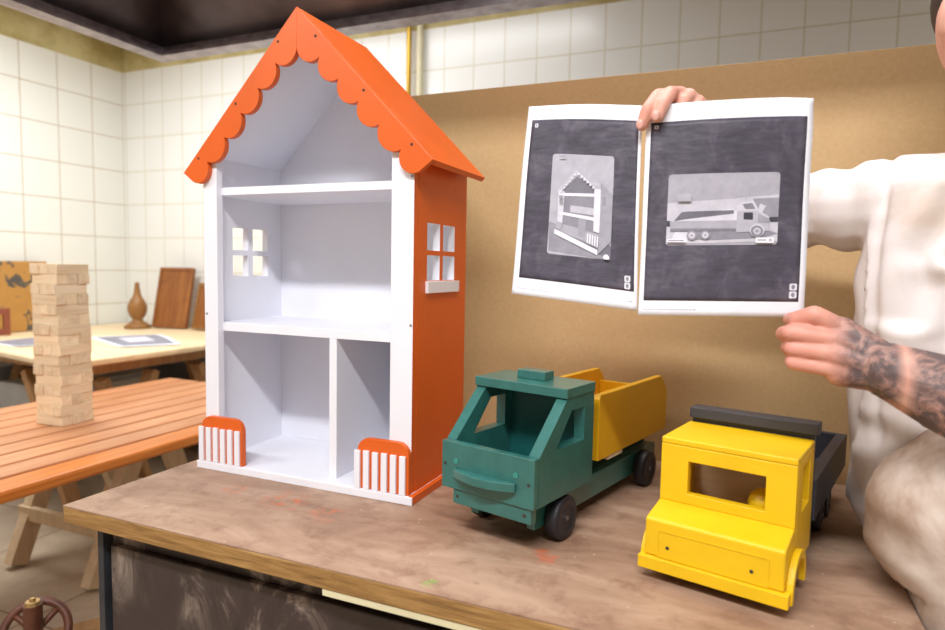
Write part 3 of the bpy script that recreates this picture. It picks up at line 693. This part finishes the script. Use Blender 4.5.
# --- right hand (reaches over the top edge between the sheets)
bm = B(); chain(bm, [elA, (elA+wrA)/2, wrA], [.043, .036, .027])
wa = Q(.932, .040, .640)
kA = {'i': Q(.897, -.005, .668), 'm': Q(.908, .000, .671), 'r': Q(.920, .004, .668), 'p': Q(.932, .012, .660)}
for k_ in 'imrp': chain(bm, [wa+(kA[k_]-kA['m'])*.35, kA[k_]], [.0175, .0125])
chain(bm, [kA['i'], Q(.884, -.043, .661), Q(.8735, -.0665, .637), Q(.8670, -.0650, .617)], [.0115, .0100, .0092, .0082])
chain(bm, [kA['m'], Q(.899, -.038, .664), Q(.8930, -.0620, .644), Q(.8875, -.0665, .6265)], [.0115, .0104, .0092, .0082])
chain(bm, [kA['r'], Q(.917, -.026, .655), Q(.910, -.034, .632), Q(.900, -.030, .612)], [.0108, .0098, .0088, .008])
chain(bm, [kA['p'], Q(.932, -.012, .645), Q(.926, -.020, .626), Q(.916, -.020, .610)], [.010, .009, .0082, .0074])
chain(bm, [wa+Vector((-.012, -.004, 0)), Q(.905, -.012, .636), Q(.893, -.028, .618), Q(.884, -.036, .600)], [.015, .0125, .0105, .009])
handA = remeshed(bm, .0021, 3)
bm = B()
tl = bm.loops.layers.color.new('tattoo') if False else None
for me in (core, handA, handB): bm.from_mesh(me)
bmesh.ops.translate(bm, vec=-PO, verts=bm.verts[:])
bd = obj('body', bm, M['skin'], person, smooth=True)
TV, PV = [], []
for i, v in enumerate(bd.data.vertices):
    p = v.co+PO; tv = 0; pk = 0
    if (p-wrB).length < .4 and p.y < .06 and p.z < .42 and p.x > .95:
        s_ = p.x
        if 1.100 < s_ < 1.30: tv = min(1, (s_-1.100)/.028)
        if 1.170 < s_ < 1.192: tv = min(tv, .15+.85*min(1, abs(s_-1.181)/.011))
        pk = .6*max(0, min(1, (1.135-s_)/.05))
    if p.x < .95: pk = .35*max(0, min(1, (.02-p.y)/.04))
    TV.append(tv); PV.append(pk)
for nm_, vals in (('tattoo', TV), ('pink', PV)):
    bd.data.attributes.new(nm_, 'FLOAT', 'POINT'); bd.data.attributes[nm_].data.foreach_set('value', vals)
def child(name, bm, mat, **k):
    bmesh.ops.translate(bm, vec=-PO, verts=bm.verts[:]); return obj(name, bm, mat, person, **k)
for c_, nx in ((Q(.8655, -.0735, .6170), (.0055, .0022, .0075)), (Q(.8862, -.0750, .6265), (.0055, .0022, .0075))):
    bm = B(); ico(bm, c_, 1, nx, 2); child('fingernail', bm, M['nail'], smooth=True)
bm = B(); ico(bm, head+Vector((.004, .018, .035)), .1, (.88, .94, 1.0), 3); child('hair', bm, M['hair'], smooth=True)
for s in (-1, 1):
    bm = B(); ico(bm, head-fwv*.0805+rtv*s*.031+Vector((0, 0, .010)), .0095, (1.2, 1, .6)); child('eye', bm, M['eye'], smooth=True)
# --- shirt
bm = B()
rings(bm, [(1.322, .172, .592, .075, .07), (1.325, .172, .575, .115, .085), (1.332, .168, .55, .150, .10), (1.338, .165, .50, .172, .115), (1.342, .162, .43, .186, .128), (1.345, .160, .35, .194, .138),
           (1.352, .165, .25, .200, .142), (1.362, .172, .15, .204, .145), (1.368, .176, .07, .204, .142), (1.376, .180, .022, .190, .130)], 48, 2.2)
chain(bm, [Q(1.30, .17, .515), shA+Vector((.01, 0, -.01)), Q(1.135, .205, .520), elA, elA+(wrA-elA)*.25], [.08, .075, .063, .060, .052])
chain(bm, [Q(1.36, .18, .515), shB, shB+(elB-shB)*.72], [.08, .072, .062])
sm = remeshed(bm, .005, 9)
bm = B(); bm.from_mesh(sm)
from mathutils import noise as mn
CREASES = [([(-.175, .36), (-.160, .45), (-.125, .52), (-.06, .565)], .010, .010), ([(-.135, .44), (-.105, .50), (-.05, .545), (.02, .565)], .009, .009),
           ([(-.15, .40), (-.14, .25), (-.15, .08)], .014, .006), ([(-.06, .42), (-.045, .25), (-.06, .06)], .016, .005), ([(-.17, .30), (-.09, .22), (.02, .20)], .012, .005),
           ([(-.185, .20), (-.12, .13), (-.03, .11)], .012, .005), ([(.06, .48), (.04, .3), (.06, .1)], .016, .005)]
def crease(u, z, pts_, wd, dp):
    best = 9; p = Vector((u, z))
    for a_, b_ in zip(pts_, pts_[1:]):
        a_, b_ = Vector(a_), Vector(b_); t_ = max(0, min(1, (p-a_).dot(b_-a_)/(b_-a_).length_squared)); best = min(best, (p-a_-(b_-a_)*t_).length)
    return -dp*math.exp(-(best/wd)**2)+dp*.55*math.exp(-((best-2.1*wd)/wd)**2)
bm.normal_update()
for v in bm.verts:
    p = v.co; d = 0
    # soft vertical folds on the trunk, diagonal ones from the armpit, rings on the sleeve
    a = (p-Q(1.345, .16, 0)); uu = a.dot(rtv)
    if p.x > 1.17 and p.z < .60:
        front = a.dot(fwv) < .04
        w = min(1, max(0, (.50-p.z)/.2))
        d += .0028*w*math.sin(uu*55+4*mn.noise(p*4))
        if front:
            for pts_, wd, dp in CREASES: d += crease(uu, p.z, pts_, wd, dp)
    if p.x < 1.245:
        q_ = (p-shA).dot((elA-shA).normalized())
        d -= .006*math.exp(-((q_-.005)/.008)**2)
        d += .0045*math.sin((q_-.35*(p.z-.53))*95+2.5*mn.noise(p*8))*min(1, max(0, (q_-.02)/.04))
    d += .003*mn.noise(p*11)
    v.co = p+v.normal*d
child('shirt', bm, M['shirt'], smooth=True)
bm = B()
rings(bm, [(1.400, .035, .232, .10, .06), (1.385, .03, .215, .150, .09), (1.365, .025, .175, .178, .115), (1.350, .022, .12, .186, .130), (1.352, .02, .06, .184, .136), (1.385, .01, .025, .186, .146), (1.402, .0, .0, .190, .150), (1.410, .01, -.10, .188, .15), (1.43, .05, -.16, .175, .135)], 48, 2.5)
for s in (-1, 1):
    hip = Q(1.445, .08, -.10)+rtv*s*.085; kn = Q(1.42, .05, -.37)+rtv*s*.095; an = Q(1.43, .13, -.69)+rtv*s*.10
    chain(bm, [hip, kn, an], [.10, .078, .062])
tm = remeshed(bm, .007, 8)
bm = B(); bm.from_mesh(tm); bm.normal_update()
for v in bm.verts:
    p = v.co; v.co = p+v.normal*(.004*mn.noise(p*6)+.0022*math.sin((p.x*.9+p.z*.8)*60+3*mn.noise(p*5)))
    if v.co.z < .03 and v.co.x < 1.2245 and v.co.y < .55: v.co.x = 1.2245+random.uniform(0, .0004)
child('trousers', bm, M['trousers'], smooth=True)
for s in (-1, 1):
    an = Q(1.43, .13, -.80)+rtv*s*.10; bm = B(); chain(bm, [an+Vector((0, 0, .047)), an-fwv*.14+Vector((0, 0, .037))], [.045, .036])
    sh = remeshed(bm, .006, 3); bm = B(); bm.from_mesh(sh)
    for v in bm.verts: v.co.z = max(v.co.z, FZ+.002)
    child('shoe', bm, M['shoe'], smooth=True)

# ------------------------------------------------------------------ slatted table, trestles, block tower
SX0, SX1, SY0, SY1, SZ = -1.60, -.648, -.55, 1.325, -.15
st_ = thing('slatted_table', 'long orange-brown slatted wooden table with a block tower standing on it', 'table', ((SX0+SX1)/2, (SY0+SY1)/2, SZ-.06))
nsl = 9; pitch = (SX1-SX0)/nsl
for i in range(nsl):
    bm = B(); x0 = SX0+i*pitch+.007; x1 = SX0+(i+1)*pitch-.007
    if i == nsl-1: x1 = SX1
    box(bm, x0, x1, SY0, SY1, SZ-.028 if i < nsl-1 else SZ-.036, SZ-random.uniform(0, .002))
    obj('slat', loc_bm(bm, st_), M['bench'] if i < nsl-1 else M['bench_front'], st_, .003 if i < nsl-1 else .010)
for y_ in (-.3, .82, 1.2):
    bm = B(); box(bm, SX0+.04, SX1-.06, y_-.035, y_+.035, SZ-.06, SZ-.0365 if False else SZ-.0285)
    obj('cross_batten', loc_bm(bm, st_), M['darktrestle'], st_)
def trestle(name, xa, xb, yc, half, ztop, mat, label, group):
    t_ = thing(name, label, 'trestle', ((xa+xb)/2, yc, FZ), 0, group); o0 = Vector(t_.location)
    bm = B(); box(bm, xa-.05, xb+.05, yc-.035, yc+.035, ztop-.07, ztop); bmesh.ops.translate(bm, vec=-o0, verts=bm.verts[:]); obj('top_beam', bm, mat, t_, .003)
    for x in (xa, xb):
        for s in (-1, 1):
            bm = B(); bar(bm, (x, yc+s*(half-.006), FZ+.012), (x, yc+s*.045, ztop-.02), .05, .07, (0, 1, 0)); bmesh.ops.translate(bm, vec=-o0, verts=bm.verts[:])
            for v in bm.verts: v.co.z = max(v.co.z, 0.0)
            obj('leg', bm, mat, t_, .002)
    for s in (-1, 1):
        zz = FZ+.205; fr_ = 1-(zz-FZ)/(ztop-FZ)
        yy = yc+s*(half*fr_+.015); bm = B(); box(bm, xa-.04, xb+.04, yy-.012+s*.022, yy+.012+s*.022, zz-.027, zz+.027); bmesh.ops.translate(bm, vec=-o0, verts=bm.verts[:])
        obj('stretcher', bm, mat, t_, .002)
    return t_
trestle('trestle', -1.61, -1.165, .85, .27, SZ-.0615, M['trestle'], 'pale wooden trestle under the slatted table, near the workbench', None)
trestle('trestle', -1.50, -1.05, -.25, .27, SZ-.0615, M['trestle'], 'pale wooden trestle under the near end of the slatted table, at the left edge', None)
# tower: 16 layers of 3 blocks
tc = Vector((-1.181, .512)); rot = math.radians(3); bw, bh, bl = .0405, .0347, .1215
bm = B(); box(bm, -bl/2, bl/2, -bw/2+.0006, bw/2-.0006, 0, bh-.0003); proto = None
ords = ['bottom', 'second', 'third', 'fourth', 'fifth', 'sixth', 'seventh', 'eighth', 'ninth', 'tenth', 'eleventh', 'twelfth', 'thirteenth', 'fourteenth', 'fifteenth', 'top']
for k_ in range(16):
    along = (k_ % 2 == 0)
    ja = random.uniform(-.03, .03); jx, jy = (-.0006*k_+random.uniform(-.003, .003), random.uniform(-.003, .003))
    for j in range(3):
        if proto is None:
            o = obj('toy_block', bm, M['pine'], None, .0012); proto = o
        else: o = proto.copy(); C.objects.link(o)
        off = (j-1)*bw; r_ = rot+ja+random.uniform(-.012, .012); sl = random.uniform(-.004, .004)
        if along: lx, ly, rr = sl, off, r_
        else: lx, ly, rr = off, sl, r_+PI/2
        c_, s_ = math.cos(rot+ja), math.sin(rot+ja)
        o.location = (tc.x+jx+lx*c_-ly*s_, tc.y+jy+lx*s_+ly*c_, SZ+k_*bh); o.rotation_euler = (0, 0, rr)
        posn = (('front', 'middle', 'rear')[j] if along else ('left', 'middle', 'right')[j])
        lay = 'bottom layer' if k_ == 0 else ('top layer' if k_ == 15 else ords[k_]+' layer from the bottom')
        tag(o, 'pale wooden block, %s one in the %s of the tower' % (posn, lay), 'wooden block', 'wooden blocks stacked in the tower')

# ------------------------------------------------------------------ light table at the back and its things
LZ = -.015
lt = thing('work_table', 'light wooden trestle-legged table in the tiled corner, behind the slatted table', 'table', (-2.25, 1.5, FZ))
bm = B(); prism(bm, [(-1.612, .835), (-1.612, WY-.03), (WX+.02, WY-.03), (WX+.02, 1.02), (-2.3, .93), (-1.72, .822)], LZ-.03, LZ, 'z')
obj('tabletop', loc_bm(bm, lt), M['lighttable'], lt, .008)
bm = B(); bar(bm, (-1.72, 1.0, LZ-.058), (-1.72, WY-.12, LZ-.058), .03, .055); bar(bm, (-1.77, 1.01, LZ-.058), (-2.9, 1.12, LZ-.058), .03, .055)
obj('apron', loc_bm(bm, lt), M['darktrestle'], lt, .002)
for (x, y_, dx, dy) in ((-1.76, 1.08, -.02, .30), (-1.76, 1.95, -.02, -.28), (-2.30, 1.10, .3, 0), (-2.85, 1.2, -.05, .25), (-2.3, 2.1, .25, 0)):
    for s in (1, -1):
        bm = B(); bar(bm, (x+s*dx*.0+dx*.5*(1-s), y_+dy*.5*(1-s), FZ+.002), (x+dx*.5*(1+s), y_+dy*.5*(1+s), LZ-.12), .04, .075, (0, 1, .01) if abs(dx) > abs(dy) else (1, 0, .01))
        for v in bm.verts: v.co.z = max(v.co.z, FZ)
        obj('leg', loc_bm(bm, lt), M['darktrestle'], lt, .002)
def flatpaper(name, quad, label, z, pic):
    o0 = Vector((sum(p[0] for p in quad)/4, sum(p[1] for p in quad)/4, z)); r_ = thing(name, label, 'paper', o0)
    A, Bq, Cq, Dq = [Vector((p[0], p[1], z)) for p in quad]
    def S(s, t_, off): return (A*(1-s)+Bq*s)*(1-t_)+(Dq*(1-s)+Cq*s)*t_+Vector((0, 0, off+.012*math.sin(PI*s)*t_+.02*max(0, s-.8)))-o0
    for nm, a, b, off, mt in (('page', 0, 1, .0015, M['paper']), ('printed_area', .08, .92, .0025, flat('tone', 120)), ('picture', .3, .7, .0035, flat('tone', 190))):
        if not pic and nm == 'picture': continue
        bm = B(); n = 10; g_ = [[bm.verts.new(S(a+(b-a)*i/n, a+(b-a)*j/n, off)) for j in range(n+1)] for i in range(n+1)]
        for i in range(n):
            for j in range(n): bm.faces.new((g_[i][j], g_[i+1][j], g_[i+1][j+1], g_[i][j+1]))
        o = obj(nm, bm, mt, r_); sd = o.modifiers.new('s', 'SOLIDIFY'); sd.thickness = .0005
flatpaper('loose_sheet', [(-2.42, 1.50), (-1.86, 1.27), (-1.70, 1.50), (-2.22, 1.80)], 'grey-printed white sheet lying on the light table to the right of the tower', LZ, True)
flatpaper('loose_sheet', [(-2.62, 1.08), (-2.28, 1.03), (-2.22, 1.24), (-2.62, 1.32)], 'grey-printed white sheet lying on the light table to the left of the tower', LZ, False)
bm = B(); lathe(bm, [(.075, 0), (.082, .012), (.06, .03), (.032, .05), (.030, .06), (.048, .085), (.058, .12), (.056, .15), (.044, .18), (.028, .205), (.020, .235), (.017, .26), (.013, .275), (.016, .285), (.008, .30)])
o = obj('wood_carving', bm, M['gourd'], None, smooth=True); o.location = (-2.63, 2.00, LZ); tag(o, 'small golden-brown wooden carving shaped like a bird on a round foot', 'carving')
def leaning(name, w, hgt, th_, loc, rz, lean, mats, label, cat, carve=True):
    r_ = thing(name, label, cat, loc, rz)
    r_.rotation_euler = (-lean, 0, rz)
    bm = B(); box(bm, -w/2, w/2, 0, th_, 0, hgt); obj('panel', bm, mats[0], r_, .003)
    if carve:
        bm = B(); holed(bm, [-w/2, -w/2+.02, w/2-.02, w/2], [0, .02, hgt-.02, hgt], lambda i, j: not (i == 1 and j == 1), -.006, 0, 'y'); obj('raised_border', bm, mats[1], r_, .001)
    return r_
leaning('carved_panel', .245, .40, .025, (-2.44, 2.075, LZ+.008), math.radians(12), math.radians(14), (M['carved'], M['carved']), 'rectangular dark brown carved wooden panel leaning on the tiled wall', 'panel')
leaning('carved_panel', .20, .30, .025, (-2.165, 2.09, LZ+.008), math.radians(-6), math.radians(12), (M['carved'], M['gourd']), 'smaller brown wooden panel half hidden behind the left edge of the dollhouse', 'panel')
leaning('painted_board', .62, .42, .02, (-2.965, 1.355, LZ+.004), math.radians(90), math.radians(5), (M['folk'], M['folk']), 'yellow-brown board painted with dark shapes, leaning upright behind the block tower', 'board', False)
bm = B(); holed(bm, [-.075, -.045, .045, .075], [0, .04, .12, .155], lambda i, j: not (i == 1 and j == 1), 0, .03, 'y')
o = obj('wooden_frame', bm, M['redwood'], None, .003); o.location = (-2.86, 1.27, LZ); o.rotation_euler = (0, 0, math.radians(75)); tag(o, 'small red-brown wooden frame standing at the far left edge on the light table', 'frame')
# floor things
hwl = thing('handwheel', 'red-brown iron handwheel with a hub on a stand, at the bottom left corner', 'handwheel', (-.30, -.175, FZ))
R_ = Matrix.Rotation(math.radians(62), 4, Vector((.75, .66, 0)).normalized())
def tor(bm, R1, r2, c, rotm, n=36, m=10):
    g_ = [[bm.verts.new(c+rotm @ Vector(((R1+r2*math.cos(b))*math.cos(a), (R1+r2*math.cos(b))*math.sin(a), r2*math.sin(b)))) for b in (2*PI*j/m for j in range(m))] for a in (2*PI*i/n for i in range(n))]
    for i in range(n):
        for j in range(m): bm.faces.new((g_[i][j], g_[(i+1) % n][j], g_[(i+1) % n][(j+1) % m], g_[i][(j+1) % m]))
wc_ = Vector((.015, 0, .80-.335))
bm = B(); tor(bm, .058, .0085, wc_, R_)
for a in (0, PI/2, PI, 3*PI/2): e_ = wc_+R_ @ Vector((math.cos(a)*.056, math.sin(a)*.056, 0)); cyl(bm, wc_, e_, .007, .006, 12)
obj('wheel', bm, M['iron'], hwl, smooth=True)
bm = B(); cyl(bm, (.015, -.004, 0), (.015, -.004, .80-.275), .017, .017); obj('stand', bm, M['iron'], hwl)
bm = B(); cyl(bm, (.015, -.004, .80-.275), (.015, -.004, .80-.268), .015, .013, 12); cyl(bm, (.015, -.004, .80-.268), (.015, -.004, .80-.262), .006, .005, 6); obj('cap_nut', bm, M['castbrass'], hwl)
bm = B(); cyl(bm, (0.015, -.004, 0), (.015, -.004, .02), .09, .085, 24); obj('foot', bm, M['iron'], hwl)
bm = B(); box(bm, -.35, .35, -.03, .03, 0, .04); o = obj('wooden_beam', bm, M['beam'], None, .003); o.location = (-.80, .56, FZ); o.rotation_euler = (0, 0, math.radians(58)); tag(o, 'brown wooden beam lying on the floor against the side of the workbench', 'beam')
bm = B(); box(bm, -.42, 0, 0, .9, 0, .42); 
bm.free()
dr = thing('drawer_unit', 'pale grey drawer unit standing on the floor under the light table', 'drawer unit', (-2.55, 1.55, FZ))
bm = B(); box(bm, -.20, .20, -.35, .35, 0, .55); obj('cabinet_body', bm, paint('pale_grey_paint', (176, 172, 166), .5), dr, .004)
for i in range(3):
    bm = B(); box(bm, .201, .215, -.33, .33, .03+i*.17, .03+i*.17+.155); d_ = obj('drawer', bm, M['plaster'], dr, .003)
    bm = B(); box(bm, .216, .232, -.06, .06, .10+i*.17, .112+i*.17); obj('drawer_handle', bm, M['steel'], d_)

# ------------------------------------------------------------------ lights: the room's lamps, plus one added at the right
def lamp(name, loc, sx, sy, power, label, color=(1, 1, 1), rot=(0, 0, 0)):
    f_ = thing(name, label, 'lamp', loc); f_.rotation_euler = rot
    bm = B(); box(bm, -sx/2-.03, sx/2+.03, -sy/2-.03, sy/2+.03, .012, .06); obj('housing', bm, M['white'], f_)
    l = bpy.data.lights.new('tube_light', 'AREA'); l.shape = 'RECTANGLE'; l.size = sx; l.size_y = sy; l.energy = power; l.color = color
    o = link(bpy.data.objects.new('tube_light', l)); o.parent = f_; o.location = (0, 0, .008); return f_
lamp('ceiling_lamp', (.9, -1.45, 1.86), 1.5, .16, 62, 'long fluorescent ceiling lamp in front of the workbench', (.99, .99, 1))
lamp('ceiling_lamp', (-1.0, -1.45, 1.86), 1.2, .3, 26, 'ceiling lamp over the near end of the slatted table', (1, .99, .98))
lamp('ceiling_lamp', (-1.95, .7, 1.86), 1.0, .7, 35, 'ceiling lamp in front of the left tiled wall', (.95, .98, 1))
lamp('ceiling_lamp', (-1.0, 1.55, 1.88), 2.2, .3, 18, 'ceiling lamp behind the hood near the back wall', (.96, .98, 1))
lamp('ceiling_lamp', (2.75, -.1, 1.86), .4, 1.4, 13, 'added unseen lamp to the right of the hood, lightening the dollhouse roof', (.98, .99, 1))  # added out of view to lighten the dollhouse roof and right-hand tiles
bm = B(); box(bm, .1, 1.4, .05, .38, 1.70, 1.745); obj('lamp_housing', loc_bm(bm, h), M['white'], h)
l = bpy.data.lights.new('hood_light', 'AREA'); l.shape = 'RECTANGLE'; l.size = 1.2; l.size_y = .25; l.energy = 11; l.color = (1, .99, .98)
o = link(bpy.data.objects.new('hood_light', l)); o.parent = h; o.location = Vector((.75, .21, 1.69))-h.location

# ------------------------------------------------------------------ world, camera
w = bpy.data.worlds.new('world'); bpy.context.scene.world = w; w.use_nodes = True
w.node_tree.nodes['Background'].inputs[0].default_value = (1, .98, .95, 1); w.node_tree.nodes['Background'].inputs[1].default_value = .3
F, yaw, pit, rol = 644.8566, math.radians(23.1187), math.radians(-4.2056), math.radians(1.0423)
fw = Vector((-math.sin(yaw)*math.cos(pit), math.cos(yaw)*math.cos(pit), math.sin(pit))); rt = Vector((math.cos(yaw), math.sin(yaw), 0)); up = rt.cross(fw)
rt2 = rt*math.cos(rol)+up*math.sin(rol); up2 = -rt*math.sin(rol)+up*math.cos(rol)
cam = bpy.data.cameras.new('camera'); co = link(bpy.data.objects.new('camera', cam)); bpy.context.scene.camera = co
cam.sensor_width = 36; cam.lens = F/945*36; cam.clip_start = .02
m = Matrix((rt2, up2, -fw)).transposed().to_4x4(); m.translation = Vector((1.0119, -.9867, .4177)); co.matrix_world = m
cam.dof.use_dof = True; cam.dof.focus_distance = 1.08; cam.dof.aperture_fstop = 3.6
for o in C.objects:
    if o.parent is None: o.location.z += TABLE_H
sc = bpy.context.scene
sc.view_settings.view_transform = 'Standard'; sc.view_settings.look = 'None'; sc.view_settings.gamma = 1; sc.view_settings.use_curve_mapping = False
sc.view_settings.exposure = .2
